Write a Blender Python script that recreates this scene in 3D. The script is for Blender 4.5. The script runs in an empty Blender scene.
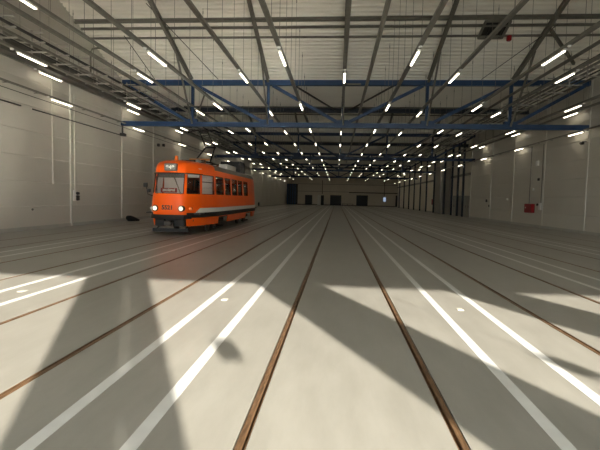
import bpy, math, random
from mathutils import Vector, Matrix
random.seed(4)
C = bpy.context.scene.collection
SC = bpy.context.scene

# ------------------------------------------------------------------ helpers
class MB:
    """collects shapes in world coordinates and links them as ONE mesh object"""
    def __init__(s): s.v = []; s.f = []
    def add(s, vs, fs):
        n = len(s.v); s.v += [tuple(v) for v in vs]; s.f += [tuple(i + n for i in f) for f in fs]; return s
    def box(s, x0, x1, y0, y1, z0, z1):
        return s.add([(x0,y0,z0),(x1,y0,z0),(x1,y1,z0),(x0,y1,z0),(x0,y0,z1),(x1,y0,z1),(x1,y1,z1),(x0,y1,z1)],
                     [(0,3,2,1),(4,5,6,7),(0,1,5,4),(1,2,6,5),(2,3,7,6),(3,0,4,7)])
    def cbox(s, x0, x1, y0, y1, z0, z1, b=.02):
        """box with chamfered edges"""
        vs = []; 
        for z, i in ((z0, b), (z0 + b, 0), (z1 - b, 0), (z1, b)):
            a0, a1, c0, c1 = x0 + i, x1 - i, y0 + i, y1 - i
            vs += [(a0+b,c0,z),(a1-b,c0,z),(a1,c0+b,z),(a1,c1-b,z),(a1-b,c1,z),(a0+b,c1,z),(a0,c1-b,z),(a0,c0+b,z)]
        fs = [tuple(range(7,-1,-1)), tuple(range(24,32))]
        for r in range(3):
            for k in range(8):
                fs.append((r*8+k, r*8+(k+1)%8, r*8+8+(k+1)%8, r*8+8+k))
        return s.add(vs, fs)
    def bar(s, p, q, w, h, up=(0,0,1)):
        p, q = Vector(p), Vector(q); d = (q-p).normalized(); u = Vector(up)
        if abs(d.dot(u)) > .99: u = Vector((0,1,0))
        a = d.cross(u).normalized(); b = a.cross(d)
        a *= w/2; b *= h/2
        return s.add([p-a-b,p+a-b,p+a+b,p-a+b,q-a-b,q+a-b,q+a+b,q-a+b],
                     [(0,1,2,3),(7,6,5,4),(0,4,5,1),(1,5,6,2),(2,6,7,3),(3,7,4,0)])
    def ibeam(s, p, q, w, h, t=.02, up=(0,0,1)):
        p, q = Vector(p), Vector(q); d = (q-p).normalized(); u = Vector(up)
        if abs(d.dot(u)) > .99: u = Vector((0,1,0))
        b = (u - d*d.dot(u)).normalized()
        o = b*(h/2 - t/2)
        s.bar(p+o, q+o, w, t, b); s.bar(p-o, q-o, w, t, b); s.bar(p, q, t, h-2*t, b)
        return s
    def tube(s, pts, r, n=8):
        pts = [Vector(p) for p in pts]; vs = []; fs = []
        for i, p in enumerate(pts):
            d = (pts[min(i+1, len(pts)-1)] - pts[max(i-1, 0)]).normalized()
            u = Vector((0,0,1)) if abs(d.z) < .95 else Vector((0,1,0))
            a = d.cross(u).normalized(); b = a.cross(d)
            for k in range(n):
                t = 2*math.pi*k/n; vs.append(p + a*(r*math.cos(t)) + b*(r*math.sin(t)))
        for i in range(len(pts)-1):
            for k in range(n):
                fs.append((i*n+k, i*n+(k+1)%n, (i+1)*n+(k+1)%n, (i+1)*n+k))
        fs.append(tuple(range(n-1,-1,-1))); fs.append(tuple(range((len(pts)-1)*n, len(pts)*n)))
        return s.add(vs, fs)
    def lathe(s, c, prof, axis='Z', n=16):
        """prof = [(radius, height)], closed rings along the axis"""
        vs = []; fs = []
        for r, h in prof:
            for k in range(n):
                t = 2*math.pi*k/n; a, b = r*math.cos(t), r*math.sin(t)
                o = {'Z':(a,b,h),'Y':(a,h,b),'X':(h,a,b)}[axis]
                vs.append((c[0]+o[0], c[1]+o[1], c[2]+o[2]))
        for i in range(len(prof)-1):
            for k in range(n):
                fs.append((i*n+k, i*n+(k+1)%n, (i+1)*n+(k+1)%n, (i+1)*n+k))
        fs.append(tuple(range(n-1,-1,-1))); fs.append(tuple(range((len(prof)-1)*n, len(prof)*n)))
        return s.add(vs, fs)
    def extrude(s, prof, axis, a, b):
        """open polyline swept along X or Y (single skin)"""
        n = len(prof)
        vs = [((a,p,z) if axis == 'X' else (p,a,z)) for p, z in prof] + [((b,p,z) if axis == 'X' else (p,b,z)) for p, z in prof]
        return s.add(vs, [(i, i+1, n+i+1, n+i) for i in range(n-1)])
    def build(s, name, mat, parent=None, smooth=False, origin=None):
        o3 = Vector(origin) if origin is not None else None
        if parent is not None:
            o3 = base(parent)
        elif o3 is None:
            xs, ys, zs = zip(*s.v)
            o3 = Vector(((min(xs)+max(xs))/2, (min(ys)+max(ys))/2, min(zs)))
        me = bpy.data.meshes.new(name)
        me.from_pydata([tuple(Vector(v) - o3) for v in s.v], [], s.f)
        me.validate(); me.update()
        if smooth:
            for p in me.polygons: p.use_smooth = True
        me.materials.append(mat)
        ob = bpy.data.objects.new(name, me); C.objects.link(ob)
        if parent is not None: ob.parent = parent
        else: ob.location = o3
        return ob

def base(o):
    p = Vector(o.location)
    while o.parent: o = o.parent; p += Vector(o.location)
    return p

def tag(o, label, cat, group=None):
    o['label'] = label; o['category'] = cat
    if group: o['group'] = group
    return o
def thing(name, label, cat, loc, group=None):
    o = bpy.data.objects.new(name, None); o.empty_display_size = .2; C.objects.link(o)
    o.location = loc
    return tag(o, label, cat, group)
def struct(o):
    o['kind'] = 'structure'; return o
def copy_tree(o, parent=None):
    c = o.copy(); C.objects.link(c)
    if parent is not None: c.parent = parent
    for ch in list(o.children): copy_tree(ch, c)
    return c

# ------------------------------------------------------------------ materials
def mat(name, col, rough=.6, metal=0, var=.06, scale=3.0, spec=.5, bump=0, emit=None, estr=0, stretch=None):
    m = bpy.data.materials.new(name); m.use_nodes = True
    nt = m.node_tree; b = nt.nodes['Principled BSDF']
    b.inputs['Roughness'].default_value = rough; b.inputs['Metallic'].default_value = metal
    b.inputs['Specular IOR Level'].default_value = spec
    tc = nt.nodes.new('ShaderNodeTexCoord'); n = nt.nodes.new('ShaderNodeTexNoise')
    n.inputs['Scale'].default_value = scale; n.inputs['Detail'].default_value = 5
    src = tc.outputs['Object']
    if stretch:
        mp = nt.nodes.new('ShaderNodeMapping'); mp.inputs['Scale'].default_value = stretch
        nt.links.new(src, mp.inputs['Vector']); src = mp.outputs['Vector']
    nt.links.new(src, n.inputs['Vector'])
    r = nt.nodes.new('ShaderNodeValToRGB')
    r.color_ramp.elements[0].position = .3; r.color_ramp.elements[1].position = .7
    r.color_ramp.elements[0].color = (*[max(0, c*(1-var)) for c in col], 1)
    r.color_ramp.elements[1].color = (*[min(1, c*(1+var)) for c in col], 1)
    nt.links.new(n.outputs['Fac'], r.inputs['Fac']); nt.links.new(r.outputs['Color'], b.inputs['Base Color'])
    if bump:
        bp = nt.nodes.new('ShaderNodeBump'); bp.inputs['Strength'].default_value = bump; bp.inputs['Distance'].default_value = .01
        nt.links.new(n.outputs['Fac'], bp.inputs['Height']); nt.links.new(bp.outputs['Normal'], b.inputs['Normal'])
    if emit:
        b.inputs['Emission Color'].default_value = (*emit, 1); b.inputs['Emission Strength'].default_value = estr
    return m

def floor_mat():
    m = mat('polished_concrete', (.315,.302,.27), .3, var=.05, scale=.6, spec=1.0)
    nt = m.node_tree; b = nt.nodes['Principled BSDF']; b.inputs['IOR'].default_value = 1.75
    tc = nt.nodes.new('ShaderNodeTexCoord')
    mp = nt.nodes.new('ShaderNodeMapping'); mp.inputs['Scale'].default_value = (2.2,.5,1)
    n = nt.nodes.new('ShaderNodeTexNoise'); n.inputs['Scale'].default_value = 2.0; n.inputs['Detail'].default_value = 8; n.inputs['Roughness'].default_value = .65
    nt.links.new(tc.outputs['Object'], mp.inputs['Vector']); nt.links.new(mp.outputs['Vector'], n.inputs['Vector'])
    mr = nt.nodes.new('ShaderNodeMapRange'); mr.inputs['To Min'].default_value = .27; mr.inputs['To Max'].default_value = .37
    nt.links.new(n.outputs['Fac'], mr.inputs['Value']); nt.links.new(mr.outputs['Result'], b.inputs['Roughness'])
    # faint trowel clouds in the concrete itself
    ramp = [x for x in nt.nodes if x.type == 'VALTORGB'][0]
    mx = nt.nodes.new('ShaderNodeMixRGB'); mx.blend_type = 'MULTIPLY'; mx.inputs['Fac'].default_value = .55
    r2 = nt.nodes.new('ShaderNodeValToRGB'); r2.color_ramp.elements[0].position = .35; r2.color_ramp.elements[1].position = .65
    r2.color_ramp.elements[0].color = (.70,.69,.67,1); r2.color_ramp.elements[1].color = (1,1,1,1)
    nt.links.new(n.outputs['Fac'], r2.inputs['Fac'])
    nt.links.new(ramp.outputs['Color'], mx.inputs['Color1']); nt.links.new(r2.outputs['Color'], mx.inputs['Color2'])
    nt.links.new(mx.outputs['Color'], b.inputs['Base Color'])
    return m

def opal_mat():
    # translucent sheeting added above the unseen doors to raise the ambient light
    m = bpy.data.materials.new('added_translucent_sheeting'); m.use_nodes = True; nt = m.node_tree
    nt.nodes.remove(nt.nodes['Principled BSDF']); out = nt.nodes['Material Output']
    t = nt.nodes.new('ShaderNodeBsdfTranslucent'); t.inputs['Color'].default_value = (.58,.60,.58,1)
    d = nt.nodes.new('ShaderNodeBsdfDiffuse'); d.inputs['Color'].default_value = (.8,.8,.76,1)
    mx = nt.nodes.new('ShaderNodeMixShader'); mx.inputs['Fac'].default_value = .45
    nt.links.new(t.outputs['BSDF'], mx.inputs[1]); nt.links.new(d.outputs['BSDF'], mx.inputs[2])
    nt.links.new(mx.outputs['Shader'], out.inputs['Surface'])
    return m

def glass_mat(name, tint, f=1.5):
    m = bpy.data.materials.new(name); m.use_nodes = True; nt = m.node_tree
    nt.nodes.remove(nt.nodes['Principled BSDF']); out = nt.nodes['Material Output']
    t = nt.nodes.new('ShaderNodeBsdfTransparent'); t.inputs['Color'].default_value = (*tint, 1)
    g = nt.nodes.new('ShaderNodeBsdfGlossy'); g.inputs['Roughness'].default_value = .03
    fr = nt.nodes.new('ShaderNodeFresnel'); fr.inputs['IOR'].default_value = f
    mx = nt.nodes.new('ShaderNodeMixShader')
    nt.links.new(fr.outputs['Fac'], mx.inputs['Fac']); nt.links.new(t.outputs['BSDF'], mx.inputs[1]); nt.links.new(g.outputs['BSDF'], mx.inputs[2])
    nt.links.new(mx.outputs['Shader'], out.inputs['Surface'])
    return m

M = dict(
    floor=floor_mat(),
    outside=mat('yard_concrete', (.34,.33,.30), .8, var=.1, scale=.5),
    line=mat('white_line_paint', (.67,.665,.65), .32, var=.05, scale=6, spec=.9),
    rail=mat('rusty_rail', (.20,.115,.06), .42, metal=.55, var=.45, scale=9, stretch=(6,.8,6), bump=.2),
    sealant=mat('rail_groove_filler', (.30,.26,.20), .8, var=.3, scale=6),
    wall=mat('grey_wall_panel', (.57,.54,.475), .42, var=.025, scale=.7),
    wall_back=mat('brightened_recess_wall', (.80,.75,.64), .6, var=.04, scale=.7),  # pale wall, colour raised further to stand in for lamp light there
    far=mat('far_wall_panel', (.54,.48,.39), .6, var=.04, scale=.4),
    trim=mat('light_trim', (.58,.555,.49), .4, var=.03),
    plinth=mat('plinth', (.42,.41,.37), .6),
    deck=mat('white_steel_deck', (.86,.825,.735), .4, var=.03, scale=.8),
    blue_shaded=mat('blue_steel_shaded', (.014,.034,.085), .5, var=.15, scale=2),  # darker copy of the truss blue, dim light put into its colour
    blue=mat('blue_steel', (.010,.042,.115), .45, var=.15, scale=2),
    dark_blue=mat('dark_blue_steel', (.014,.020,.034), .5, var=.2, scale=2),
    galv=mat('galvanised_steel', (.21,.20,.17), .42, metal=.35, var=.12, scale=5),
    rafter=mat('grey_steel', (.18,.17,.14), .5, var=.1, scale=3),
    dark=mat('dark_steel', (.035,.033,.03), .5, var=.15),
    tray=mat('cable_tray_steel', (.40,.38,.34), .45, metal=.2, var=.1, scale=4),
    duct=mat('duct_sheet', (.10,.095,.08), .5, var=.1),
    lamp_body=mat('lamp_housing', (.72,.70,.66), .4, var=.02),
    lamp=mat('lamp_diffuser', (.9,.9,.88), .5, var=0, emit=(1,.90,.70), estr=8.5),
    white=mat('white_plastic', (.78,.77,.74), .4, var=.03),
    black=mat('black_plastic', (.012,.012,.012), .5, var=.1),
    red=mat('red_enamel', (.26,.006,.010), .35, var=.05),
    door=mat('dark_gate', (.012,.013,.016), .55, var=.15),
    screen=mat('lit_screen', (.3,.35,.45), .3, var=.1, emit=(.55,.7,1), estr=.5),
    orange=mat('orange_tram_paint', (.93,.115,.006), .3, var=.03, scale=1.5, spec=.22),
    tram_roof=mat('tram_roof_grey', (.17,.165,.15), .5, var=.1),
    stripe=mat('cream_stripe', (.74,.72,.68), .3, var=.03),
    rubber=mat('black_rubber', (.014,.012,.011), .6, var=.15, spec=.25),
    under=mat('underframe_grime', (.016,.015,.014), .7, var=.3, scale=5),
    wheel=mat('wheel_steel', (.09,.08,.07), .45, metal=.5, var=.2),
    tram_in=mat('tram_interior_panel', (.72,.71,.68), .5, var=.03),
    seat=mat('tram_seat', (.22,.05,.03), .5, var=.1),
    cablamp=mat('cab_lamp_cover', (.9,.9,.88), .4, var=0, emit=(1,.95,.86), estr=9),
    headlamp=mat('headlamp_lens', (.9,.88,.8), .2, var=0, emit=(1,.9,.68), estr=.9),
    chrome=mat('chrome_ring', (.5,.49,.46), .25, metal=.9, var=.05),
    beacon=mat('orange_beacon', (.9,.2,.04), .25, var=.05),
    signface=mat('sign_face', (.16,.15,.14), .4, var=.05),
    pale_letter=mat('pale_lettering', (.85,.83,.74), .5, var=.02),
    letter=mat('black_lettering', (.012,.012,.014), .5, var=.02),
    redsign=mat('red_sign', (.35,.02,.02), .4, var=.05),
    insul=mat('brown_insulator', (.25,.08,.03), .4, var=.1),
    copper=mat('orange_bow', (.5,.2,.05), .45, var=.1),
    bag=mat('black_fabric', (.012,.012,.012), .8, var=.2),
    cab=mat('grey_cabinet', (.30,.285,.25), .5, var=.06),
    tramglass=glass_mat('tram_glass', (.66,.68,.67), 1.55),
    opal=opal_mat(),
)

# ------------------------------------------------------------------ camera
h = 1.587
yaw, pit, rol = (math.radians(a) for a in (-4.6646, -3.4315, 1.3023))
fw = Vector((math.sin(yaw)*math.cos(pit), math.cos(yaw)*math.cos(pit), math.sin(pit)))
rt = Vector((math.cos(yaw), -math.sin(yaw), 0)); up = rt.cross(fw)
r2 = rt*math.cos(rol) + up*math.sin(rol); u2 = -rt*math.sin(rol) + up*math.cos(rol)
cd = bpy.data.cameras.new('camera'); cam = bpy.data.objects.new('camera', cd); C.objects.link(cam)
cd.sensor_width = 36; cd.lens = 445.08/600*36; cd.clip_start = .05; cd.clip_end = 600
mw = Matrix((r2, u2, -fw)).transposed().to_4x4(); mw.translation = (0,0,h); cam.matrix_world = mw
SC.camera = cam

# ------------------------------------------------------------------ dimensions
XL, XR, YN, YF = -12.7, 13.4, -4.4, 112.0
TRK = [.145 + 3.425*k for k in range(-3, 4)]
TR0, PER = 5.55, 19.85
def roofz(y):
    t = (y - TR0) % PER
    if t < 7.75: return 8.25
    if t < 13.8: return 8.25 + .34*(t - 7.75)
    return 8.25 + .34*(19.85 - t)
TRUSS_Y = [TR0 + PER*k for k in range(5)]
NODES = [-12.6, -8.43, -4.04, .2, 4.8, 9.25, 13.3]

# ------------------------------------------------------------------ floor with rail grooves
prof = [(-12.9, 0)]
RAILS = []
for xc in TRK:
    for sgn in (-1, 1):
        x = xc + sgn*.7175
        prof += [(x-.042, 0), (x-.042, -.06), (x+.042, -.06), (x+.042, 0)]
        RAILS.append((x, sgn))
prof.append((15.6, 0))
struct(MB().extrude(prof, 'Y', YN, YF + 1.2).build('floor', M['floor'], origin=(0,0,0)))
g = MB(); g.add([(-90,-130,-.02),(90,-130,-.02),(90,YN,-.02),(-90,YN,-.02)], [(0,1,2,3)])
struct(g.build('ground', M['outside'], origin=(0,0,-.02)))

tname = ['the track nearest the left wall', 'the track the orange tram stands on', 'the track just right of the tram',
         'the central track', 'the first track right of centre', 'the second track right of centre',
         'the track nearest the right wall']
for i, (x, sgn) in enumerate(RAILS):
    m_ = MB()
    a = x - .042; side = 'left' if sgn < 0 else 'right'
    inner = -sgn
    # rail head on the outer side, flange groove and keeper on the inner side
    if sgn < 0: hx0, hx1, kx0, kx1 = x-.034, x+.012, x+.032, x+.040
    else:       hx0, hx1, kx0, kx1 = x-.012, x+.034, x-.040, x-.032
    m_.cbox(hx0, hx1, YN+.02, YF-.1, -.058, -.001, .004)
    m_.box(kx0, kx1, YN+.02, YF-.1, -.058, -.004)
    m_.box(min(hx0,kx0), max(hx1,kx1), YN+.02, YF-.1, -.059, -.045)
    tag(m_.build('rail', M['rail']), f'rusty rail sunk in the floor, {side} rail of {tname[i//2]}', 'rail', 'rails sunk in the floor')

def lines(xc, pair):
    for d in pair:
        m_ = MB(); m_.box(xc+d-.052, xc+d+.052, YN+.05, YF-.6, -.0005, .002)
        struct(m_.build('floor_marking', M['line']))
for k in range(6):
    xc = (TRK[k] + TRK[k+1])/2
    lines(xc, (-.312, .312))
pl = ['between the left wall tracks', 'left of the tram track walkway', '', '', '', '']
pn = ['small pale square plate set in the floor, left of the tram track', 'small pale square plate set in the sunlit floor at the left edge of the photo',
      'small pale square plate in the sunlit floor just left of the central track',
      'small pale square plate in the sunlit floor just right of the central track',
      'small pale square plate set in the floor between the right-hand pair of white lines', 'small pale square plate set in the floor near the right wall']
for k in (1, 2, 3):
    xc = (TRK[k] + TRK[k+1])/2
    m_ = MB(); xc -= .12 if k == 2 else 0; m_.cbox(xc-.045, xc+.045, 6.62, 6.74, -.001, .005, .002)
    tag(m_.build('floor_plate', M['trim']), pn[k], 'floor plate', 'plates set in the floor')

# ------------------------------------------------------------------ walls
def wall_profile(x, inward, zt=11.2):
    p = [(x, 0)]
    z = 1.0
    while z < zt - .3:
        p += [(x, z-.015), (x-inward*.022, z-.006), (x-inward*.022, z+.006), (x, z+.015)]; z += 1.03
    p.append((x, zt)); return p
def wall_sheet(x, inward, y0, y1, name, m, thick=.25):
    w = MB(); w.extrude(wall_profile(x, inward), 'Y', y0, y1)
    w.box(x - inward*thick - .05, x - inward*thick + .05, y0, y1, 0, 11.2)
    return struct(w.build(name, m))
wall_sheet(XL, 1, YN-.3, YF+1.0, 'wall_left', M['wall'])
wall_sheet(XR, -1, YN-.3, 46.35, 'wall_right', M['wall'])
w = MB(); w.box(XR, 15.3, 46.3, 46.42, 0, 11.2)
struct(w.build('wall_right_return', M['wall']))
w = MB(); w.box(14.9, 15.2, 46.3, YF+1, 0, 11.2)
struct(w.build('wall_right_recess', M['wall_back']))
bb = MB(); bb.box(XL, XL+.03, YN, YF, 0, .16); struct(bb.build('baseboard_left', M['plinth']))
bb = MB(); bb.box(XR-.03, XR, YN, 46.3, 0, .16); struct(bb.build('baseboard_right', M['plinth']))
# light cover strips over the panel seams
n = 1
def strip(x0, x1, y, z0, z1, wy=.055):
    global n
    m_ = MB(); m_.box(x0, x1, y-wy, y+wy, z0, z1); struct(m_.build(f'trim_{n}', M['trim'])); n += 1
strip(XL, XL+.06, 20.38, .02, 9.8, .065)
for y in (15.4, 10.4): strip(XL, XL+.05, y, .16, 8.4)
for y in (25.45, 29.95, 35.2, 40.2, 45.2, 50.2, 55.2, 60.2, 65, 70, 75, 80, 85, 90, 95, 100): strip(XL, XL+.05, y, .16, 8.3)
for y in (20.3, 25.3, 30.3, 35.4, 40.3, 46.2): strip(XR-.05, XR, y, .16, 8.4)

# far wall: pieces round the gates
fb = MB()
gates = [(-7.5,-5.8,2.35), (-4.55,-3.0,2.45), (-1.6,1.0,2.45), (4.5,7.15,2.55), (13.5,14.2,2.7)]
gates = [(a*1.07, b_*1.07, c_*1.05) for a, b_, c_ in gates]
xs = -9.9
for a, b_, zz in gates:
    fb.box(xs, a, YF, YF+.3, 0, 11.2); fb.box(a, b_, YF, YF+.3, zz, 11.2); xs = b_
fb.box(xs, 15.2, YF, YF+.3, 0, 11.2)
fb.box(-12.75, -9.9, YF, YF+.3, 5.2, 11.2)
struct(fb.build('wall_far', M['far']))
lg = MB(); lg.box(2.9, 14.9, YF-.35, YF, 3.2, 3.42); struct(lg.build('trim_80', M['dark']))
lg = MB(); lg.box(-9.9, 2.9, YF-.08, YF, 3.35, 3.46); struct(lg.build('trim_81', M['rafter']))
lg = MB(); lg.box(-9.9, 15.2, YF-.12, YF, 5.2, 5.3); struct(lg.build('trim_82', M['rafter']))
bb = MB(); [bb.box(a+.02, b_-.02, YF-.03, YF, 0, .16) for a, b_ in ((-9.9,gates[0][0]),(gates[0][1],gates[1][0]),(gates[1][1],gates[2][0]),(gates[2][1],gates[3][0]),(gates[3][1],gates[4][0]))]
struct(bb.build('baseboard_far', M['dark']))
for i, (a, b_, zz) in enumerate(gates):
    d = MB()
    if i == 1: d.box((a+b_)/2, b_, YF+.12, YF+.2, 0, zz)
    else:
        d.box(a, b_, YF+.12, YF+.2, 0, zz)
        for q in range(1, 5): d.box(a, b_, YF+.1, YF+.12, zz*q/5-.01, zz*q/5+.01)
    do = struct(d.build(f'door_{i+1}', M['door']))
    if i == 1:
        f_ = MB(); f_.box(a, a+.12, YF-.04, YF+.2, 0, zz); f_.box(b_-.06, b_, YF-.04, YF+.2, 0, zz); f_.box(a, b_, YF-.04, YF+.2, zz-.1, zz); f_.box(a+.12, (a+b_)/2, YF+.1, YF+.16, 0, zz-.1)
        f_.build('door_frame', M['trim'], do)
# corridor behind the tall dark folding gate in the far left corner
d = MB(); d.box(-12.7, -9.9, YF+.26, YF+.36, 0, 5.25); do = struct(d.build('door_6', M['door']))
for x in (-12.4, -11.8, -11.2, -10.6):
    c_ = MB(); c_.ibeam((x, YF+.13, 0), (x, YF+.13, 5.18), .26, .22, .03, (0,1,0)); c_.build('gate_post', M['blue'], do)

# near wall with seven open tram doorways (behind the camera)
nb = MB(); HW, HD = 1.075, 4.37
xs = -12.95
dl = [.02, .02, 0, 0, 0, .13, .13]; dr = [0, 0, 0, .16, 0, 0, 0]
for i, xc in enumerate(TRK):
    x0, x1 = xs, xc - HW - dl[i]
    if i in (4, 5):       # slit cut in the unseen pier to throw a light streak on the floor
        sl = x1 - .38; g_ = .066 if i == 4 else .06
        nb.box(x0, sl-g_, YN-.25, YN, 0, HD); nb.box(sl+g_, x1, YN-.25, YN, 0, HD)
        nb.box(sl-g_, sl+g_, YN-.25, YN, 0, 1.6); nb.box(sl-g_, sl+g_, YN-.25, YN, 2.6, 2.8)
        nb.box(sl-g_, sl+g_, YN-.25, YN, 4.2, HD)
    else: nb.box(x0, x1, YN-.25, YN, 0, HD)
    xs = xc + HW + dr[i]
nb.box(xs, 13.65, YN-.25, YN, 0, HD)
nb.box(-12.95, 13.65, YN-.25, YN, HD, 5.0)
nb.box(-12.95, 13.65, YN-.25, YN, 8.0, 11.2)
for x in [-12.95] + [t - 1.7125 for t in TRK[1:]] + [13.4]: nb.box(x-.1, x+.25, YN-.25, YN, 5.0, 8.0)
for k in (4, 5, 6):      # unseen boxes on rods in the doorways, shaped to cast small floor shadows
    x = TRK[k] - .34
    nb.box(x-.10, x+.10, YN-.2, YN-.08, 3.02, 3.2); nb.tube([(x,YN-.12,3.2),(x,YN-.12,HD)], .006, 6)
wn = MB(); wn.add([(-12.9,YN-.13,5.0),(13.6,YN-.13,5.0),(13.6,YN-.13,8.0),(-12.9,YN-.13,8.0)], [(0,1,2,3)])
struct(wn.build('added_light_panel', M['opal']))  # added panel behind the camera, lets in extra diffuse daylight
struct(nb.build('wall_near', M['wall']))

# ------------------------------------------------------------------ ceiling: ribbed white deck, zigzag roof
pts = []
y = TR0 - PER
brk = []
while y < YF + 1.5:
    for t in (0, 7.75, 13.8): brk.append(y+t)
    y += PER
brk = [b_ for b_ in brk if YN-.3 < b_ < YF+1]; brk = [YN-.3] + brk + [YF+1.0]
for a, b_ in zip(brk[:-1], brk[1:]):
    nr = max(1, round((b_-a)/.26)); st = (b_-a)/nr
    za, zb = roofz(a+1e-4), roofz(b_-1e-4)
    for k in range(nr):
        for fr, dz in ((0,0), (.50,0), (.62,.16), (.88,.16)):
            yy = a + (k+fr)*st; pts.append((yy, za + (zb-za)*(k+fr)/nr + dz))
    pts.append((b_, zb))
cb = MB(); cb.extrude(pts, 'X', XL-.15, 15.3)
cb.extrude([(p, z+.25) for p, z in pts], 'X', XL-.25, 15.4)
struct(cb.build('ceiling', M['deck'], origin=(0,0,8.25)))

# roof beams across the hall at the foot of every second slope, purlins on the slopes
bay = ['in the nearest bay', 'in the second bay', 'in the third bay', 'in the fourth bay', 'in the farthest bay']
bayT = ['nearest blue truss', 'second blue truss', 'third blue truss', 'fourth blue truss']
for i, ty in enumerate(TRUSS_Y):
    yb = ty + 7.75
    if yb > YF: continue
    m_ = MB(); m_.ibeam((XL+.02, yb, 8.06), (15.0 if yb > 46 else XR-.02, yb, 8.06), .26, .32, .03)
    if i: tag(m_.build('roof_beam', M['dark_blue']), f'dark steel beam spanning the hall under the roof behind the {bayT[i-1]}', 'beam', 'dark roof beams')
    if i and i < 3:
        m_ = MB(); m_.tube([(-11.5, yb-.5, 8.19), (10.5, yb-.5, 8.19)], .05)
        tag(m_.build('pipe', M['galv']), f'pale pipe running across under the roof behind the {bayT[i-1]}', 'pipe', 'pipes across the roof')
purl = [(20.75, .13, .16), (21.28, .08, .10), (21.95, .07, .08)]
pos = ['top', 'middle', 'lowest']
for i in range(1, 3):
    for k, (yy, ww, hh) in enumerate(purl):
        y = yy + (i-1)*PER
        m_ = MB(); z = roofz(y) - hh/2 - .01
        m_.ibeam((XL+.02, y, z), ((XR if y < 46 else 15)-.02, y, z), ww, hh, .02, (0,.32,.95))
        ob = m_.build('purlin', M['rafter'] if k == 0 else M['galv'])
        tag(ob, f'grey steel purlin under the white deck, {pos[k]} of three before the {bayT[i-1]}', 'purlin', 'purlins across the white roof deck')

# sloping rafters under the deck
xn = ['far left', 'second from the left', 'left of centre', 'right of centre', 'second from the right', 'far right']
for i in range(0, 4):
    yv, yr, yb = TRUSS_Y[i] + PER, TRUSS_Y[i] + 13.8, TRUSS_Y[i] + 7.75
    for k, x in enumerate(NODES[1:6]):
        if i > 1: continue
        m_ = MB(); o = .13
        m_.ibeam((x, yv-.15, 8.25-o+.05), (x, yr, roofz(yr)-o), .14, .24, .02)
        m_.ibeam((x, yr, roofz(yr)-o), (x, yb+.15, 8.25-o+.05), .14, .24, .02)
        if i == 0 or True:
            tag(m_.build('rafter', M['rafter']), f'grey sloping rafter under white deck, {["leftmost","second from left","middle","fourth from left","rightmost"][k]} of five before the {bayT[i]}', 'rafter', 'sloping rafters under the white deck')

# thin bracing rods under the deck
def on_deck(x, y): return (x, y, roofz(y) - .1)
rods = [((-8.7,19.7),(-6.9,25.2),'leaning right from the far left rafter'), ((-10.7,21.7),(-10.6,25.2),'by the left wall before nearest blue truss'),
        ((9.6,21.2),(7.6,25.2),'leaning left from the rightmost rafter')]
for a, b_, t in rods:
    m_ = MB(); m_.tube([on_deck(*a), on_deck(*b_)], .016, 6)
    tag(m_.build('bracing_rod', M['dark']), f'thin dark bracing rod under white deck, {t}', 'bracing rod', 'bracing rods under the deck')
m_ = MB(); m_.bar((9.4,21.4,9.42), (11.6,23.7,8.6), .11, .14)
tag(m_.build('roof_brace', M['rafter']), 'short grey steel brace slanting from the rightmost rafter towards the right wall', 'brace')
for s_, t in ((-1, 'left'), (1, 'right')):
    m_ = MB(); m_.bar((.2+s_*.5, 33.0, 8.06), (.2+s_*2.9, 25.7, 8.06), .08, .08)
    tag(m_.build('roof_brace', M['dark']), f'dark slanting brace behind the nearest blue truss, {t} one of the middle pair', 'brace')

# ------------------------------------------------------------------ blue trusses
def truss(ty, i):
    xr = XR if ty < 46 else 14.9
    lab = ['blue steel roof truss overhead, nearest the doors', 'bright blue lattice roof truss crossing the hall, the nearest one in view',
           'dimly lit blue lattice roof truss, second of those in view', 'dimly lit blue lattice roof truss, third of those in view',
           'dimly lit blue lattice roof truss in the distance, last before the far wall'][i]
    t = thing('roof_truss', lab, 'truss', (0, ty, 5.58), 'blue roof trusses')
    bm = M['blue'] if i == 1 else M['blue_shaded']
    m_ = MB(); m_.box(XL+.1, XR-.1, ty-.11, ty+.11, 7.92, 8.21); m_.build('top_chord', bm, t)
    m_ = MB(); m_.box(XL+.02, xr-.02, ty-.11, ty+.11, 5.58, 5.85); m_.build('bottom_chord', bm, t)
    for k, x in enumerate(NODES):
        m_ = MB()
        if 0 < k < 6: m_.bar((x, ty, 5.84), (x, ty, 7.93), .15, .15, (0,1,0)); m_.build('post', bm, t)
    # diagonals: from the top near one post down to the foot of the next one, towards the middle
    for k in range(6):
        if k < 3: a, b_ = NODES[k], NODES[k+1]; p, q = (a+.25, ty, 7.92), (b_-.18, ty, 5.83)
        else: a, b_ = NODES[k+1], NODES[k]; p, q = (a-.25, ty, 7.92), (b_+.18, ty, 5.83)
        m_ = MB(); m_.bar(p, q, .13, .17); m_.build('diagonal', bm, t)
    # bolted gusset plates at the feet
    for k in range(1, 6):
        x = NODES[k]; m_ = MB(); m_.box(x-.3, x+.3, ty-.125, ty+.125, 5.78, 6.0); m_.build('gusset_plate', bm, t)
    return t
for i, ty in enumerate(TRUSS_Y): 
    if i: truss(ty, i)
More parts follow.
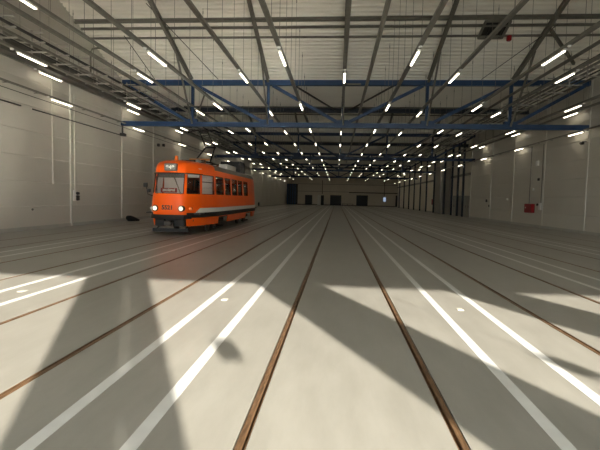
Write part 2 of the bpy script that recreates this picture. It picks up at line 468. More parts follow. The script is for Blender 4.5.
# pale struts from the foot of the truss up to the rafters
for i in (1,):
    ty = TRUSS_Y[i]
    for k, x in enumerate(NODES[1:6]):
        m_ = MB(); y1 = ty - 2.75; m_.bar((x+.02, ty-.14, 5.74), (x+.02, y1, roofz(y1)-.28), .085, .085)
        tag(m_.build('knee_brace', M['galv']), f'pale thin strut from foot of nearest blue truss to the {["leftmost","second","middle","fourth","rightmost"][k]} rafter', 'brace', 'pale knee struts of the nearest truss')
    for k, x in enumerate(NODES[1:6]):
        if k in (0,):
            m_ = MB(); y1 = ty + 2.3; m_.bar((x+.05, ty+.14, 5.74), (x+.05, y1, 8.1), .07, .07)
            tag(m_.build('knee_brace', M['galv']), 'pale thin strut behind the leftmost post foot of the nearest blue truss', 'brace')

# ------------------------------------------------------------------ lighting trunking and lamps
ordn = ['first','second','third','fourth','fifth','sixth','seventh','eighth','ninth','tenth','eleventh','twelfth','thirteenth','fourteenth','fifteenth']
lines_ = []
an = ['along the left wall top', 'far left, over the walkway left of the tram', 'over the track right of the tram', 'over the central track', 'first right of the central one at post height',
      'above the second track right of the centre', 'along the right wall top']
for k, x in enumerate((-12.35, -8.4, -4.08, .17, 4.62, 8.95, 13.05)): lines_.append((x, 6.69 if k else 6.6, 11.2 if k else 10.7, 'A', k))
for k, x in enumerate((-10.7, -6.22, -1.93, 2.39, 6.7, 11.2)): lines_.append((x, 6.26, 15.0, 'B', k))
lines_.append((-12.4, 5.68, 19.3, 'W', 0)); lines_.append((13.1, 5.56, 18.4, 'W', 1))
lines_.sort()
order = sorted(range(len(lines_)), key=lambda i: lines_[i][0])
nl = len(lines_)
def lname(i):
    fromL = i; 
    x, z, y0, kind, k = lines_[i]
    if kind == 'W': return 'low trunking on the left wall' if x < 0 else 'low trunking on the right wall'
    if x == .17: return 'trunking over the central track'
    mid = [j for j in range(nl) if lines_[j][0] == .17][0]
    d = abs(i - mid)
    return f'{ordn[d-1]} trunking {"left" if i < mid else "right"} of the central one'

# lamp prototypes (origin at the top of the lamp body)
def lamp_proto(parts):
    root = bpy.data.objects.new('linear_lamp', None); root.empty_display_size = .1; C.objects.link(root)
    hb = MB(); hb.cbox(-.055, .055, -.76, .76, -.065, -.005, .012)
    df = MB(); df.cbox(-.034, .034, -.72, .72, -.088, -.066, .008)
    if parts:
        hb.build('housing', M['lamp_body'], root); df.build('diffuser', M['lamp'], root)
        e = MB(); e.lathe((0,-1.0,-.05), [(.0,.0),(.05,.0),(.06,.03),(.06,.06),(.02,.08)], 'Z', 10); e.build('sensor', M['white'], root)
        for cy_ in (-.6, .54):
            e = MB(); e.box(-.07,.07,cy_,cy_+.06,-.02,0); e.build('clip', M['galv'], root)
    return root
protoN = lamp_proto(True)
me_far = None
def far_lamp(loc):
    global me_far
    if me_far is None:
        m_ = MB(); m_.cbox(-.055, .055, -.76, .76, -.065, -.005, .012)
        o = m_.build('linear_lamp', M['lamp_body'], origin=(0,0,0)); me_far = o
        d_ = MB(); d_.cbox(-.034, .034, -.72, .72, -.088, -.066, .008); d_.build('diffuser', M['lamp'], o)
        o.location = loc; return o
    o = copy_tree(me_far); o.location = loc; return o
def in_frame(p):
    d = Vector(p) - Vector((0,0,h)); zz = d.dot(fw)
    if zz < 1: return False
    px, py = 300 + 445.08*d.dot(r2)/zz, 225 - 445.08*d.dot(u2)/zz
    return -12 < px < 612 and -8 < py < 460
usedN = False
for i, (x, z, y0, kind, k) in enumerate(lines_):
    # the rail the lamps hang under
    yend = YF - 1.2; ystart = YN + .6
    t = thing('lighting_trunking', f'long grey overhead {lname(i)}, carrying lamps down the hall', 'cable trunking', (x, 20, z), 'lamp trunkings under the roof')
    wz = .05 if kind == 'W' else .065
    m_ = MB(); m_.box(x-wz, x+wz, ystart, yend, z, z+.085 if kind != 'W' else z+.06); m_.build('channel', M['galv'], t)
    step = 1.75; yy = 12.6 + (i % 3)*.55; j = 0
    while yy < 54:
        m_ = MB()
        if kind == 'W':
            if yy > 46 and x > 0: break
            s_ = 1 if x > 0 else -1; m_.bar((x, yy, z+.03), ((XR if s_ > 0 else XL), yy, z+.03), .03, .03)
            m_.build('wall_bracket', M['galv'], t)
        else:
            for dx in (-.03,):
                m_.tube([(x+dx, yy, z+.06), (x+dx, yy, roofz(yy)-.005)], .0075, 5)
            m_.lathe((x-.03, yy, roofz(yy)-.25), [(.018,0),(.018,.12)], 'Z', 6)
            m_.build('suspension_wire', M['galv'], t)
        yy += step; j += 1
    q = 0; y = y0
    while y < yend - 1:
        lab = f'lit tube lamp, {ordn[q]} from the front on the {lname(i)}'.replace('on the '+ordn[0], 'on '+ordn[0]) if 'low' in lname(i) or 'central track' in lname(i) else f'lit tube lamp, {ordn[q]} from the front on {lname(i)}'
        if in_frame((x, y, z)):
            if y < 47:
                if not usedN: o = protoN; usedN = True
                else: o = copy_tree(protoN)
                o.location = (x, y, z)
            else: o = far_lamp((x, y, z))
            tag(o, lab, 'lamp', 'tube lamps under the roof')
            q += 1
        y += 7.76

# conduits and pipes running the length of the hall
def run(name, label, cat, x, z, r, y0, y1, m, sq=False):
    b_ = MB()
    if sq: b_.box(x-r, x+r, y0, y1, z-r, z+r)
    else: b_.tube([(x,y0,z),(x,y1,z)], r, 8)
    return tag(b_.build(name, m), label, cat)
run('pipe', 'thick grey pipe running along the hall above the left cable tray', 'pipe', -9.25, 6.75, .08, -3.5, 103, M['galv'])
run('pipe', 'dark brown pipe running down the hall just right of the central trunking', 'pipe', 1.12, 6.45, .07, -3.5, 60, M['rafter'])
run('pipe', 'dark pipe running down the hall beside the right cable tray', 'pipe', 9.1, 7.35, .07, -3.5, 103, M['galv'])
run('pipe', 'thin dark pipe along the left wall, nearer piece before the gap', 'pipe', -12.58, 5.0, .028, -3.5, 16.9, M['dark'])
run('pipe', 'thin dark pipe along the left wall, longer piece beyond the gap', 'pipe', -12.58, 5.0, .028, 17.6, 25.2, M['dark'])
run('cable', 'thin dark cable along the left wall just under the low trunking', 'cable', -12.62, 5.52, .015, -3.5, 60, M['dark'])
run('cable_duct', 'dark grey duct along the top of the left wall beside the cable tray', 'duct', -12.15, 6.86, .24, -3.5, 60, M['duct'], True)
b_ = MB(); b_.tube([(.33,24.6,7.85),(.33,24.6,7.8),(1.12,24.6,7.8)], .05, 8); tag(b_.build('pipe', M['galv']), 'short pale pipe branch at the top chord of the nearest blue truss', 'pipe')
b_ = MB(); b_.tube([(-12.55,21.9,7.0),(-12.55,21.9,8.7),(-12.5,21.95,8.85),(-12.3,22.1,8.95),(-11.9,22.3,8.97)], .045, 8)
tag(b_.build('pipe', M['rafter']), 'hooked brown pipe rising from the left cable tray against the wall', 'pipe')

# cable trays on hangers, left and right
def cable_tray(xc, z, side):
    t = thing('cable_tray', f'long steel cable tray on hangers under the roof along the {side} wall', 'cable tray', (xc, 20, z), 'cable trays along the side walls')
    s_ = 1 if xc > 0 else -1
    for dz, w0, w1 in ((0, -.5, .5), (.34, -.35, .45)):
        for a in (w0, w1):
            m_ = MB(); m_.box(xc+s_*a-.025, xc+s_*a+.025, -3.5, 100, z+dz, z+dz+.09); m_.build('side_rail', M['dark' if (a == w0 and dz) else 'galv'], t)
    proto = None; y = 8.2
    while y < 96:
        if proto is None:
            m_ = MB(); m_.bar((xc, y, z-.1), (xc, y, z+.75), .05, .05, (0,1,0))
            m_.bar((xc-.55, y, z-.02), (xc+.55, y, z-.02), .06, .045); m_.bar((xc-.5, y, z+.32), (xc+.5, y, z+.32), .06, .045)
            m_.bar((xc-.3, y, z+.66), (xc+.45, y, z+.66), .06, .04)
            proto = m_.build('hanger', M['tray'], t); p0 = y
        else:
            c_ = proto.copy(); C.objects.link(c_); c_.parent = t; c_.location = (0, y-p0, 0)
        y += 1.45
    for a in (.1,):
        m_ = MB(); m_.tube([(xc+a, -3.5, z+.03), (xc+a, 99, z+.03)], .03, 6); m_.build('cable', M['dark'], t)
cable_tray(-11.05, 6.62, 'left'); cable_tray(10.25, 6.95, 'right')

# roof vent and its red drive
t = thing('roof_vent', 'dark open smoke vent in the white roof deck with grey frame', 'vent', (7.05, 21.6, 9.4))
def dz(y): return roofz(y)
m_ = MB(); m_.add([(6.45,22.03,dz(22.03)-.03),(7.45,22.03,dz(22.03)-.03),(7.45,21.06,dz(21.06)-.03),(6.45,21.06,dz(21.06)-.03)], [(0,1,2,3)]); m_.build('opening', M['black'], t)
m_ = MB()
for a, b_ in (((6.42,22.08),(7.5,22.08)), ((6.42,21.01),(7.5,21.01)), ((6.42,22.08),(6.42,21.01)), ((7.5,22.08),(7.5,21.01))):
    m_.bar((a[0],a[1],dz(a[1])-.06), (b_[0],b_[1],dz(b_[1])-.06), .09, .1)
m_.build('frame', M['rafter'], t)
for x in (6.75, 7.05, 7.35):
    m_ = MB(); m_.bar((x,22.06,dz(22.06)-.06), (x,21.03,dz(21.03)-.06), .03, .04); m_.build('bar', M['dark'], t)
m_ = MB(); m_.cbox(7.66, 7.86, 21.78, 21.98, 9.1, 9.36, .03); tag(m_.build('vent_drive', M['red']), 'red box hanging under the roof beside the smoke vent', 'actuator')

# ------------------------------------------------------------------ things on the walls
# left
t = thing('socket_panel', 'white socket panel with black outlets on the left wall beside the pale strip', 'socket panel', (XL, 20.62, 1.26))
m_ = MB(); m_.cbox(XL, XL+.09, 20.5, 20.68, 1.22, 1.72, .015); m_.build('back_box', M['white'], t)
for z in (1.58, 1.42, 1.3):
    m_ = MB(); m_.lathe((XL+.09, 20.72, z), [(.07,0),(.075,.04),(.06,.12),(.03,.13)], 'X', 12); m_.build('outlet', M['black'], t)
m_ = MB(); m_.box(XL, XL+.05, 20.66, 20.73, 1.72, 6.3); tag(m_.build('conduit', M['trim']), 'pale conduit rising from the white socket panel on the left wall', 'conduit')
m_ = MB(); m_.box(XL, XL+.04, 19.0, 19.05, 1.98, 6.5); tag(m_.build('conduit', M['trim']), 'thin pale conduit on the left wall ending above head height', 'conduit')
m_ = MB(); m_.lathe((XL, 17.65, .87), [(.05,0),(.05,.03),(.03,.05)], 'X', 12); tag(m_.build('wall_socket', M['duct']), 'small round grey socket low on the left wall', 'socket')
m_ = MB(); m_.bar((XL+.12,25.3,5.6),(XL+.12,25.3,5.1),.07,.07,(0,1,0)); m_.box(XL+.02,XL+.26,25.15,25.5,4.98,5.14)
tag(m_.build('bracket', M['dark']), 'dark bracket box hanging under the left end of the nearest blue truss', 'bracket')
for j, y in enumerate((30.65, 31.6)):
    m_ = MB(); m_.cbox(XL, XL+.16, y-.1, y+.1, 5.0+.1*j, 5.2+.1*j, .02); tag(m_.build('junction_box', M['dark']), f'small dark box high on the left wall beyond the nearest truss, {["nearer","farther"][j]} of two', 'junction box')
# dark bag by the left wall
m_ = MB()
rows = [(0,.42,.30),(.08,.46,.33),(.2,.38,.26),(.28,.26,.2),(.34,.12,.1)]
nn = 14; vs = []; fs = []
for r_, (z, a, b_) in enumerate(rows):
    for k in range(nn):
        th = 2*math.pi*k/nn; wv = 1 + .12*math.sin(3*th + r_)
        vs.append((-12.2 + b_*math.cos(th)*wv, 25.85 + a*math.sin(th)*wv + (.12*r_ if r_ > 1 else 0)*-1, z))
for r_ in range(len(rows)-1):
    for k in range(nn): fs.append((r_*nn+k, r_*nn+(k+1)%nn, (r_+1)*nn+(k+1)%nn, (r_+1)*nn+k))
fs.append(tuple(range(nn-1,-1,-1))); fs.append(tuple(range((len(rows)-1)*nn, len(rows)*nn)))
m_.add(vs, fs); bag = tag(m_.build('bag', M['bag'], smooth=True), 'slumped black bag on the floor against the left wall', 'bag')
m_ = MB(); m_.tube([(-12.2,25.55,.2),(-12.1,25.4,.3),(-12.1,25.3,.34),(-12.15,25.35,.2),(-12.2,25.5,.1)], .02, 6); m_.build('strap', M['bag'], bag)
# right
t = thing('hydrant_cabinet', 'red fire hydrant cabinet on the right wall', 'hydrant cabinet', (XR-.02, 32.05, .95))
m_ = MB(); m_.cbox(XR-.24, XR, 31.45, 32.6, .95, 1.57, .02); m_.build('body', M['red'], t)
m_ = MB(); m_.box(XR-.255, XR-.24, 31.5, 32.55, 1.0, 1.52); m_.build('door', M['red'], t)
m_ = MB(); m_.lathe((XR-.27, 32.32, 1.3), [(.05,0),(.05,.02)], 'X', 10); m_.build('handle', M['white'], t)
m_ = MB(); m_.tube([(XR-.08,32.2,1.58),(XR-.08,32.2,5.5)], .03, 6); tag(m_.build('pipe', M['galv']), 'thin grey pipe rising from the red hydrant cabinet', 'pipe')
t = thing('socket_panel', 'white socket panel with black outlet on the right wall beside the red cabinet', 'socket panel', (XR, 30.65, 1.2))
m_ = MB(); m_.cbox(XR-.1, XR, 30.45, 30.75, 1.18, 1.64, .015); m_.build('back_box', M['white'], t)
m_ = MB(); m_.lathe((XR-.2, 30.8, 1.52), [(.05,0),(.08,.03),(.08,.1)], 'X', 12); m_.build('outlet', M['black'], t)
m_ = MB(); m_.box(XR-.04, XR, 30.52, 30.58, 1.64, 5.5); tag(m_.build('conduit', M['galv']), 'thin conduit rising from the socket panel on the right wall', 'conduit')
for nm, y, z, s_, mm, lab in (('wall_box', 31.3, 4.3, .17, 'white', 'small white box high on the right wall above the red cabinet'),
                     ('detector', 31.0, 3.2, .09, 'black', 'small dark fitting on the right wall halfway up above the socket panel'),
                     ('detector', 31.75, 2.55, .07, 'white', 'small pale fitting on the right wall just above the red cabinet'),
                     ('wall_socket', 40.45, 1.3, .1, 'black', 'small dark socket low on the right wall nearest the recess'),
                     ('wall_box', 41.2, 1.75, .13, 'black', 'dark box on the right wall nearest the recess'),
                     ('wall_socket', 36.3, 1.88, .07, 'white', 'small pale socket on the right wall between two pale strips')):
    m_ = MB(); m_.cbox(XR-.1, XR, y-s_, y+s_, z-s_, z+s_, .02); tag(m_.build(nm, M[mm]), lab, 'wall fitting')
t = thing('camera_unit', 'dark camera high on the right wall beside a pale strip', 'camera', (XR, 25.6, 4.9))
m_ = MB(); m_.bar((XR,25.55,5.0),(XR-.22,25.55,5.0),.05,.05); m_.build('arm', M['dark'], t)
m_ = MB(); m_.lathe((XR-.22,25.45,4.92), [(.05,0),(.09,.05),(.09,.22),(.06,.25)], 'Y', 12); m_.build('head', M['black'], t)
t = thing('post', 'white conduit post on the right wall at the recess corner', 'post', (XR-.06, 39.9, 0)) if False else None

# recess on the right: dark columns, beam, cabinets
cy = [49.2, 51.3, 53.9, 57.6, 63.6, 68.9, 73.9, 79.6, 85.2, 91.5, 98.0]
for j, y in enumerate(cy):
    m_ = MB(); w_ = .45 if j in (3,) else .2
    m_.ibeam((13.45, y, 0), (13.45, y, 8.15), w_, .2, .03, (1,0,0))
    tag(m_.build('steel_column', M['dark_blue']), f'dark steel column along the right-hand recess, {ordn[j]} from the near corner', 'column', 'dark steel columns on the right')
m_ = MB(); m_.cbox(13.3, 14.6, 59.2, 62.4, 0, 6.2, .05); 
tag(m_.build('service_shaft', M['cab']), 'tall dark grey service shaft between the columns on the right', 'shaft')
m_ = MB(); m_.ibeam((14.76,46.5,4.75),(14.76,YF,4.75),.2,.26,.03); tag(m_.build('rail_beam', M['rafter']), 'long grey beam along the recess wall behind the dark columns', 'beam')
for j, (y0, y1, hh) in enumerate(((47.2, 49.0, 2.25), (52.4, 53.6, 2.3))):
    t = thing('switch_cabinet', f'grey switch cabinet in the right-hand recess, {["nearer one at the corner","farther one between columns"][j]}', 'cabinet', (13.9, (y0+y1)/2, 0), 'switch cabinets')
    m_ = MB(); m_.cbox(13.55, 14.3, y0, y1, 0, hh, .02); m_.build('body', M['cab'], t)
    for q in (0, 1):
        a = y0 + (y1-y0)*q/2; m_ = MB(); m_.box(13.53, 13.55, a+.04, a+(y1-y0)/2-.04, .12, hh-.08); dd = m_.build('door', M['cab'], t)
        m_ = MB(); m_.box(13.51, 13.53, a+.12, a+.17, 1.0, 1.25); m_.build('handle', M['black'], dd)
m_ = MB(); m_.cbox(13.5, 13.75, 64.6, 65.3, 1.1, 1.9, .03); tag(m_.build('extinguisher_box', M['red']), 'small red box beside a dark column in the right-hand recess', 'box')
# far wall things
t = thing('notice_screen', 'small lit blue-white screen on the far wall', 'screen', (11.75, YF-.1, 1.1))
m_ = MB(); m_.box(11.35, 12.15, YF-.14, YF, 1.1, 2.4); m_.build('case', M['dark'], t)
m_ = MB(); m_.box(11.43, 12.07, YF-.16, YF-.14, 1.2, 2.3); m_.build('display', M['screen'], t)
m_ = MB(); m_.box(11.6, 11.74, YF-.1, YF, 2.42, 6.2); tag(m_.build('conduit', M['dark']), 'dark conduit rising from the lit screen on the far wall', 'conduit')
m_ = MB(); m_.box(-3.8, -3.64, YF-.1, YF, 2.8, 6.2); tag(m_.build('conduit', M['dark']), 'dark conduit rising above the open pale doorway in the far wall', 'conduit')
t = thing('bench', 'low dark bench on the floor by the far wall between two dark gates', 'bench', (2.6, YF-.8, 0))
m_ = MB(); m_.box(1.2, 4.1, YF-1.0, YF-.5, .42, .5); m_.build('seat', M['dark'], t)
for x in (1.35, 2.6, 3.95):
    m_ = MB(); m_.box(x-.05, x+.05, YF-.95, YF-.55, 0, .42); m_.build('leg', M['dark'], t)

# ------------------------------------------------------------------ the orange tram
TX, TY = -6.66, 17.15
tram = thing('tram', 'orange tram numbered 5521 with a cream stripe standing on the left tracks', 'tram', (TX, TY, 0))
R = [(0,0.0),(.30,.01),(.58,.09),(.67,.19),(.76,.36),(.9,.64),(1.0,.88),(1.04,1.02),(1.13,1.65),(1.2,2.36),(1.225,2.62),(1.24,3.0),(1.25,3.4),(1.25,3.87),
     (1.25,4.15),(1.25,4.75),(1.25,5.27),(1.25,5.6),(1.25,6.76),(1.25,7.0),(1.25,8.04),(1.25,8.46),(1.25,9.15),(1.25,9.62),(1.25,10.0),(1.25,10.9),(1.24,11.3),
     (1.18,12.1),(1.04,12.98),(1.0,13.12),(.76,13.64),(.67,13.81),(.58,13.91),(.30,13.99),(0,14.0)]
NR = len(R)
ring = [(x, y) for x, y in R] + [(-x, y) for x, y in R[-2:0:-1]]
NN = len(ring)
ZS = [.36,.66,.9,1.1,1.3,1.66,2.48,2.74]
SX = {.36:.955,.66:.99,.9:1.0,1.1:1.0,1.3:1.0,1.66:.985,2.48:.945,2.74:.915}
RK = {.36:.16,.66:.05,.9:.01,1.1:0,1.3:.01,1.66:.05,2.48:.26,2.74:.30}
def P(i, z, out=0, sx=None, rk=None):
    x, y = ring[i % NN]
    sx = SX[z] if sx is None else sx; rk = RK[z] if rk is None else rk
    wy = max(0, 1 - y/2.6); wr = max(0, 1 - (14-y)/2.6)
    X = x*sx; Y = y + rk*wy - rk*wr
    if out:
        px, py = ring[(i-1) % NN]; nx, ny = ring[(i+1) % NN]
        tx, ty = nx-px, ny-py; L = math.hypot(tx, ty); X += ty/L*out; Y -= tx/L*out
    return (TX + X, TY + Y, z)
def col(i):
    a, b_ = ring[i % NN], ring[(i+1) % NN]; return (a[0]+b_[0])/2, (a[1]+b_[1])/2
def in_win(i):
    x, y = col(i)
    W = [(1.02,2.36),(2.62,3.87),(4.15,5.27),(5.6,6.76),(7.0,8.04),(8.46,9.62)]
    if y < .09 + .001 and abs(x) < .58: return 'wc'
    if .19 < y < .88 and abs(x) < 1.0: return 'corner'
    if abs(x) > 1.0:
        for k, (a, b_) in enumerate(W):
            if a - .01 < y < b_ + .01: return f'w{k}'
    if y > 13.91: return 'rc'
    if 13.12 < y < 13.81 and abs(x) < 1.0: return 'rcorner'
    return None
shell = MB()
cells = {}
for r_ in range(len(ZS)-1):
    z0, z1 = ZS[r_], ZS[r_+1]
    for i in range(NN):
        x, y = col(i)
        if z0 == .36:
            if y < .19 and abs(x) < .68: continue
            if y > 13.81: continue
            if 3.0 < y < 4.75 or 9.15 < y < 10.9: continue
        if z0 == 1.66:
            wn = in_win(i)
            if wn:
                cells.setdefault((wn, x > 0 if wn not in ('wc','rc') else True), []).append(i); continue
        n0 = len(shell.v); shell.add([P(i,z0),P(i+1,z0),P(i+1,z1),P(i,z1)], [(0,1,2,3)])
# roof rows
RR = [(.915,2.74,.30),(.90,2.84,.36),(.85,2.93,.48),(.70,3.0,.75),(.42,3.045,1.1),(.12,3.06,1.4)]
roof = MB()
for r_ in range(len(RR)-1):
    (s0,z0,k0),(s1,z1,k1) = RR[r_], RR[r_+1]
    for i in range(NN):
        q = [P(i,z0,0,s0,k0), P(i+1,z0,0,s0,k0), P(i+1,z1,0,s1,k1), P(i,z1,0,s1,k1)]
        (shell if col(i)[1] < 2.5 or col(i)[1] > 12.3 else roof).add(q, [(0,1,2,3)])
for mb_, nm, mt in ((shell,'body','orange'), (roof,'roof','tram_roof')):
    ob = mb_.build(nm, M[mt], tram, smooth=True)
    import bmesh as _b
    bm = _b.new(); bm.from_mesh(ob.data); _b.ops.remove_doubles(bm, verts=bm.verts, dist=.002); _b.ops.recalc_face_normals(bm, faces=bm.faces); bm.to_mesh(ob.data); bm.free()
    for p in ob.data.polygons: p.use_smooth = True
    md = ob.modifiers.new('thickness','SOLIDIFY'); md.thickness = .045; md.offset = 0
    md = ob.modifiers.new('split','EDGE_SPLIT'); md.split_angle = math.radians(40)
cap = MB(); cap.box(TX-.18, TX+.18, TY+2.3, TY+11.7, 3.03, 3.07); cap.build('roof_walkway', M['tram_roof'], tram)
# panes
for (wn, sd), idx in cells.items():
    idx = sorted(idx)
    # split idx into contiguous runs (front pane crosses index 0)
    if wn == 'wc': idx = [i for i in idx if i > NN/2] + [i for i in idx if i < NN/2]
    g_ = MB()
    for i in idx: g_.add([P(i,1.66,-.02),P(i+1,1.66,-.02),P(i+1,2.48,-.02),P(i,2.48,-.02)], [(0,1,2,3)])
    if wn == 'wc': nm = 'windscreen'
    elif wn == 'corner': nm = 'corner_window'
    elif wn == 'rc': nm = 'rear_window'
    elif wn == 'rcorner': nm = 'corner_window'
    else: nm = 'side_window'
    po = g_.build(nm, M['tramglass'], tram)
    fr = MB()
    a, b_ = idx[0], idx[-1]+1
    for i in idx:
        for z, o in ((1.66,.0),(2.48,.0)): fr.bar(P(i,z,.004), P(i+1,z,.004), .03, .04)
    fr.bar(P(a,1.66,.004), P(a,2.48,.004), .03, .035, (0,1,0)); fr.bar(P(b_,1.66,.004), P(b_,2.48,.004), .03, .035, (0,1,0))
    if wn[0] == 'w' and wn != 'wc':
        za = 2.18; s_ = SX[1.66] + (SX[2.48]-SX[1.66])*(za-1.66)/.82
        for i in idx: fr.bar(P(i,za,0,s_,.2), P(i+1,za,0,s_,.2), .03, .03)
    fr.build('window_rubber', M['rubber'] if wn not in ('w0',) else M['rubber'], po)
# cream stripe and black rubbing strip round the body
def band(z0, z1, y0, y1, out, name, m, slant=0):
    for sd in (1, -1):
        idx = [i for i in range(NN) if col(i)[0]*sd > 0 and y0 < col(i)[1] < y1]
        b_ = MB()
        for i in idx:
            k = 1.0
            lo, hi = [(P(j, .9, out)[0], P(j, .9, out)[1]) for j in (i, i+1)], None
            t0, t1 = z1, z1
            if slant and abs(col(i)[1] - y0) < .2:
                ya, yb2 = ring[i%NN][1], ring[(i+1)%NN][1]
                t0 = z1 if ya > yb2 else z0+.02; t1 = z1 if yb2 > ya else z0+.02
            (xa, ya_), (xb, yb_) = lo
            b_.add([(xa,ya_,z0),(xb,yb_,z0),(xb,yb_,t1),(xa,ya_,t0)], [(0,1,2,3)])
        ob = b_.build(name, m, tram); md = ob.modifiers.new('thickness','SOLIDIFY'); md.thickness = .03; md.offset = 0
band(.9, 1.09, .64, 13.0, .03, 'stripe', M['stripe'], 1)
band(.7, .9, .19, 13.5, .04, 'rubbing_strip', M['rubber'])
# front bumper
b_ = MB()
idx = [i for i in range(NN) if col(i)[1] < .5]
for i in idx:
    a, c_ = P(i,.66,.10), P(i+1,.66,.10)
    b_.add([(a[0],a[1],.66),(c_[0],c_[1],.66),(c_[0],c_[1],.82),(a[0],a[1],.82)], [(0,1,2,3)])
ob = b_.build('bumper', M['rubber'], tram); md = ob.modifiers.new('thickness','SOLIDIFY'); md.thickness = .09; md.offset = -1
# headlights
for sd in (-1, 1):
    x = TX + sd*.53
    hb = MB(); hb.lathe((x, TY-.04, 1.07), [(.125,.18),(.125,.03),(.11,.0),(.092,.0),(.092,.03)], 'Y', 20); hl = hb.build('headlight', M['black'], tram)
    hb = MB(); hb.lathe((x, TY-.03, 1.07), [(.02,-.03),(.06,-.022),(.088,0),(.088,.03)], 'Y', 20); hb.build('lens', M['headlamp'], hl, smooth=True)
    hb = MB(); hb.lathe((TX+sd*.80, TY+.35, 1.06), [(.02,-.05),(.06,-.04),(.07,0),(.07,.1)], 'Y', 14); hb.build('indicator', M['white' if sd < 0 else 'beacon'], tram)
# lettering
def text(s_, size, loc, name, m, parent, rx=math.pi/2, wid=None):
    cu = bpy.data.curves.new(name, 'FONT'); cu.body = s_; cu.size = size; cu.align_x = 'CENTER'; cu.align_y = 'CENTER'; cu.extrude = .004; cu.offset = .009
    cu.materials.append(m); o = bpy.data.objects.new(name, cu); C.objects.link(o); o.parent = parent
    o.location = Vector(loc) - base(parent); o.rotation_euler = (rx, 0, 0)
    if wid: o.scale = (wid, 1, 1)
    bpy.context.view_layer.update()
    me = bpy.data.meshes.new_from_object(o.evaluated_get(bpy.context.evaluated_depsgraph_get()))
    r = bpy.data.objects.new(name, me); C.objects.link(r); r.parent = parent
    r.location = o.location; r.rotation_euler = o.rotation_euler; r.scale = o.scale
    bpy.data.objects.remove(o); r.name = name
    return r
text('5521', .23, (TX-.02, TY-.035, 1.10), 'number', M['letter'], tram)
# route box in the visor
rb = MB(); rb.cbox(TX-.22, TX+.28, TY+.12, TY+.5, 2.56, 2.86, .03); rbo = rb.build('route_box', M['signface'], tram)
text('848', .2, (TX+.03, TY+.11, 2.70), 'route_number', M['pale_letter'], rbo, wid=1.15)
vz = MB()
for i in [i for i in range(NN) if col(i)[1] < 1.0]:
    a, c_ = P(i,2.48,.03), P(i+1,2.48,.03)
    vz.bar(a, c_, .05, .04)
vz.build('visor_edge', M['rubber'], tram)
# beacon
bc = MB(); bc.lathe((TX+.02, TY+.85, 3.0), [(.09,0),(.09,.05),(.075,.06),(.075,.17),(.05,.22),(.01,.235)], 'Z', 14); bc.build('beacon', M['beacon'], tram, smooth=True)
bc = MB(); bc.lathe((TX+.7, TY+1.6, 2.95), [(.12,0),(.12,.16),(.08,.2)], 'Z', 12); bc.build('roof_lamp', M['tram_roof'], tram)
# things seen through the windscreen
sg = MB(); sg.box(TX-.38, TX+.28, TY+.2, TY+.23, 1.70, 1.88); so = sg.build('destination_board', M['redsign'], tram)
text('ZKUŠEBNÍ', .11, (TX-.05, TY+.19, 1.79), 'board_lettering', M['pale_letter'], so)
bl = MB(); bl.box(TX-.62, TX+.62, TY+.36, TY+.39, 2.3, 2.47); bl.build('sun_blind', M['tram_roof'], tram)
cp = MB(); cp.box(TX-1.1, TX-.1, TY+2.36, TY+2.42, .95, 2.62); cp.box(TX+.5, TX+1.1, TY+2.36, TY+2.42, .95, 2.62); cp.box(TX-.1, TX+.5, TY+2.36, TY+2.42, .95, 1.5); cp.box(TX-.1, TX+.5, TY+2.36, TY+2.42, 2.4, 2.62); cp.build('cab_partition', M['tram_in'], tram)
cl = MB(); cl.cbox(TX-.5, TX+.7, TY+1.35, TY+1.5, 2.63, 2.69, .015); cl.build('cab_lamp', M['cablamp'], tram)
ds = MB(); ds.cbox(TX-.6, TX+.6, TY+.35, TY+.75, .95, 1.5, .05); ds.build('dashboard', M['dark'], tram)
dk = MB(); dk.box(TX-1.12, TX+1.12, TY+.5, TY+13.4, .84, .9); dk.build('floor_deck', M['dark'], tram)
ce = MB(); ce.box(TX-.98, TX+.98, TY+1.0, TY+13.0, 2.70, 2.72); ce.build('inner_ceiling', M['tram_in'], tram)
sp = None
for r_ in range(8):
    for sx_ in (-.72, .72):
        s_ = MB(); y = TY + 3.2 + r_*1.12; x = TX + sx_
        s_.cbox(x-.22, x+.22, y-.22, y+.2, 1.24, 1.32, .02); s_.cbox(x-.22, x+.22, y+.16, y+.24, 1.3, 1.86, .02); s_.box(x-.04, x+.04, y-.05, y+.05, .9, 1.24)
        s_.build('seat', M['seat'], tram)
# wipers
for a, b_ in (((.52,1.64),(.18,2.3)), ((-.45,1.64),(-.56,2.35))):
    wp = MB(); wp.bar((TX+a[0], TY-.0, a[1]), (TX+b_[0], TY+.19, b_[1]), .03, .03); wp.build('wiper', M['chrome'] if a[0] > 0 else M['rubber'], tram)
# mirror on the far corner
mr = MB(); mr.tube([(TX-.86,TY+.6,1.55),(TX-.98,TY+.35,1.62),(TX-1.02,TY+.3,1.95)], .02, 6); mo = mr.build('mirror_arm', M['rubber'], tram)
mr = MB(); mr.cbox(TX-1.13, TX-.96, TY+.24, TY+.32, 1.9, 2.08, .02); mr.build('mirror', M['black'], mo)
mr = MB(); mr.cbox(TX-1.0, TX-.88, TY+.36, TY+.44, 1.7, 1.84, .02); mr.build('mirror', M['black'], mo)
mr = MB(); mr.cbox(TX+1.26, TX+1.36, TY+13.1, TY+13.2, 1.0, 1.25, .02); mr.build('tail_fitting', M['black'], tram)
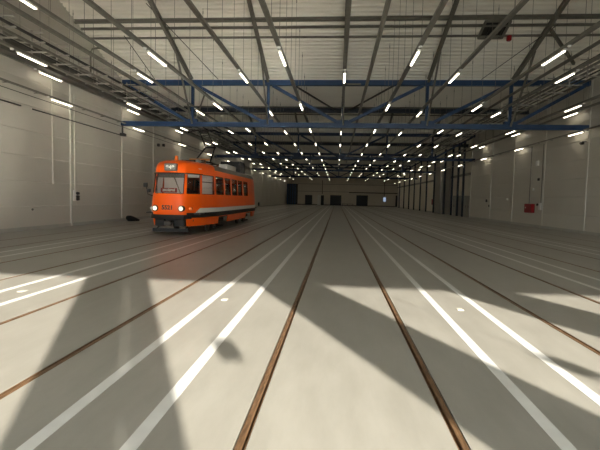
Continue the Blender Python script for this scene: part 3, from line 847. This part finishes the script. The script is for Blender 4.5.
# underframe, coupler, lifeguard
uf = MB(); uf.box(TX-.85, TX+.85, TY+.55, TY+13.4, .55, .84); uf.box(TX-.6, TX+.6, TY+.32, TY+.56, .5, .84); uf.build('underframe', M['under'], tram)
cq = MB(); cq.tube([(TX+.0,TY+1.0,.52),(TX+.05,TY-.1,.5)], .06, 8); cq.cbox(TX-.08, TX+.2, TY-.22, TY-.02, .40, .58, .03); cq.build('coupler', M['wheel'], tram)
lg = MB(); lg.box(TX-.74, TX+.74, TY+.25, TY+.32, .12, .26); lg.bar((TX-.6,TY+.3,.2),(TX-.6,TY+1.2,.6),.05,.05); lg.bar((TX+.6,TY+.3,.2),(TX+.6,TY+1.2,.6),.05,.05); lg.build('lifeguard', M['under'], tram)
for sx_ in (-.42, .38):
    eq = MB(); eq.cbox(TX+sx_-.2, TX+sx_+.2, TY+.2, TY+.5, .34, .64, .03); eq.build('equipment_box', M['under'], tram)
for yb in (3.9, 10.03):
    bo = MB(); 
    for sx_ in (-.86, .86): bo.cbox(TX+sx_-.06, TX+sx_+.06, TY+yb-1.25, TY+yb+1.25, .36, .52, .02)
    bo.box(TX-.9, TX+.9, TY+yb-.15, TY+yb+.15, .38, .56); bo.box(TX+.94,TX+1.04,TY+yb-.75,TY+yb+.75,.12,.2)
    bg = bo.build('bogie', M['under'], tram)
    for wy in (-.95, .95):
        for sx_ in (-1, 1):
            wh = MB(); wh.lathe((TX+sx_*.72-.06, TY+yb+wy, .35), [(.1,-.02),(.3,0),(.35,.0),(.35,.1),(.3,.12),(.1,.14)], 'X', 24); wh.build('wheel', M['wheel'], bg)
# roof gear
bx = MB(); bx.cbox(TX-.45, TX+.6, TY+7.0, TY+9.2, 3.06, 3.36, .04); bx.build('roof_box', M['stripe'], tram)
bx = MB(); bx.cbox(TX-.55, TX+.65, TY+9.9, TY+11.5, 3.05, 3.72, .03); ro = bx.build('resistor_box', M['under'], tram)
for k in range(4):
    bx = MB(); bx.box(TX-.57, TX+.67, TY+10.1+k*.35, TY+10.2+k*.35, 3.1, 3.76); bx.build('rib', M['dark'], ro)
pb = MB()
for x in (-.5, .5): pb.bar((TX+x, TY+3.0, 3.2), (TX+x, TY+5.6, 3.2), .05, .05)
for y in (3.1, 4.3, 5.5): pb.bar((TX-.55, TY+y, 3.22), (TX+.55, TY+y, 3.22), .05, .05)
pan = pb.build('pantograph', M['rubber'], tram)
for x in (-.5, .5):
    for y in (3.2, 5.4):
        ib = MB(); ib.lathe((TX+x, TY+y, 3.0), [(.05,0),(.07,.05),(.05,.09),(.07,.13),(.05,.2)], 'Z', 10); ib.build('insulator', M['insul'], pan)
ar = MB()
for x in (-.4, .4):
    ar.tube([(TX+x, TY+4.4, 3.25), (TX+x*.6, TY+5.8, 4.12)], .04, 6); ar.tube([(TX+x*.6, TY+5.8, 4.12), (TX+x*.5, TY+4.6, 4.75)], .03, 6)
ar.tube([(TX-.3, TY+5.8, 4.12),(TX+.3, TY+5.8, 4.12)], .05, 6); ar.tube([(TX-.25, TY+4.6, 4.75),(TX+.25, TY+4.6, 4.75)], .03, 6); ar.build('folding_arm', M['rubber'], pan)
hd = MB()
for dy in (0, .3): hd.tube([(TX-.85,TY+4.45+dy,4.72),(TX-.6,TY+4.45+dy,4.82),(TX+.6,TY+4.45+dy,4.82),(TX+.85,TY+4.45+dy,4.72)], .03, 6)
hd.build('collector_head', M['rubber'], pan)
rs = MB(); rs.tube([(TX-.5,TY+4.0,3.34),(TX+.5,TY+4.0,3.34)], .05, 8); rs.build('spring', M['copper'], pan)

# ------------------------------------------------------------------ light
sd = bpy.data.lights.new('sun', 'SUN'); so = bpy.data.objects.new('sun', sd); C.objects.link(so)
dh = Vector((-.433, .901)); el = math.atan(.3105)
dirv = Vector((dh.x*math.cos(el), dh.y*math.cos(el), -math.sin(el)))
so.rotation_euler = (-dirv).to_track_quat('Z', 'Y').to_euler(); so.location = (20, -40, 15)
sd.energy = 23.5; sd.angle = math.radians(.6); sd.color = (1, .93, .80)
wd = bpy.data.worlds.new('world'); SC.world = wd; wd.use_nodes = True
bg = wd.node_tree.nodes['Background']; bg.inputs['Color'].default_value = (.78,.9,1,1); bg.inputs['Strength'].default_value = 5.2

# ------------------------------------------------------------------ view
SC.view_settings.view_transform = 'Standard'; SC.view_settings.look = 'None'
SC.view_settings.exposure = 0; SC.view_settings.gamma = 1; SC.view_settings.use_curve_mapping = False
SC.cycles.use_denoising = True
SC.cycles.max_bounces = 10; SC.cycles.diffuse_bounces = 6; SC.cycles.glossy_bounces = 4; SC.cycles.transparent_max_bounces = 8
SC.cycles.sample_clamp_indirect = 0; SC.cycles.blur_glossy = 0; SC.cycles.caustics_reflective = True
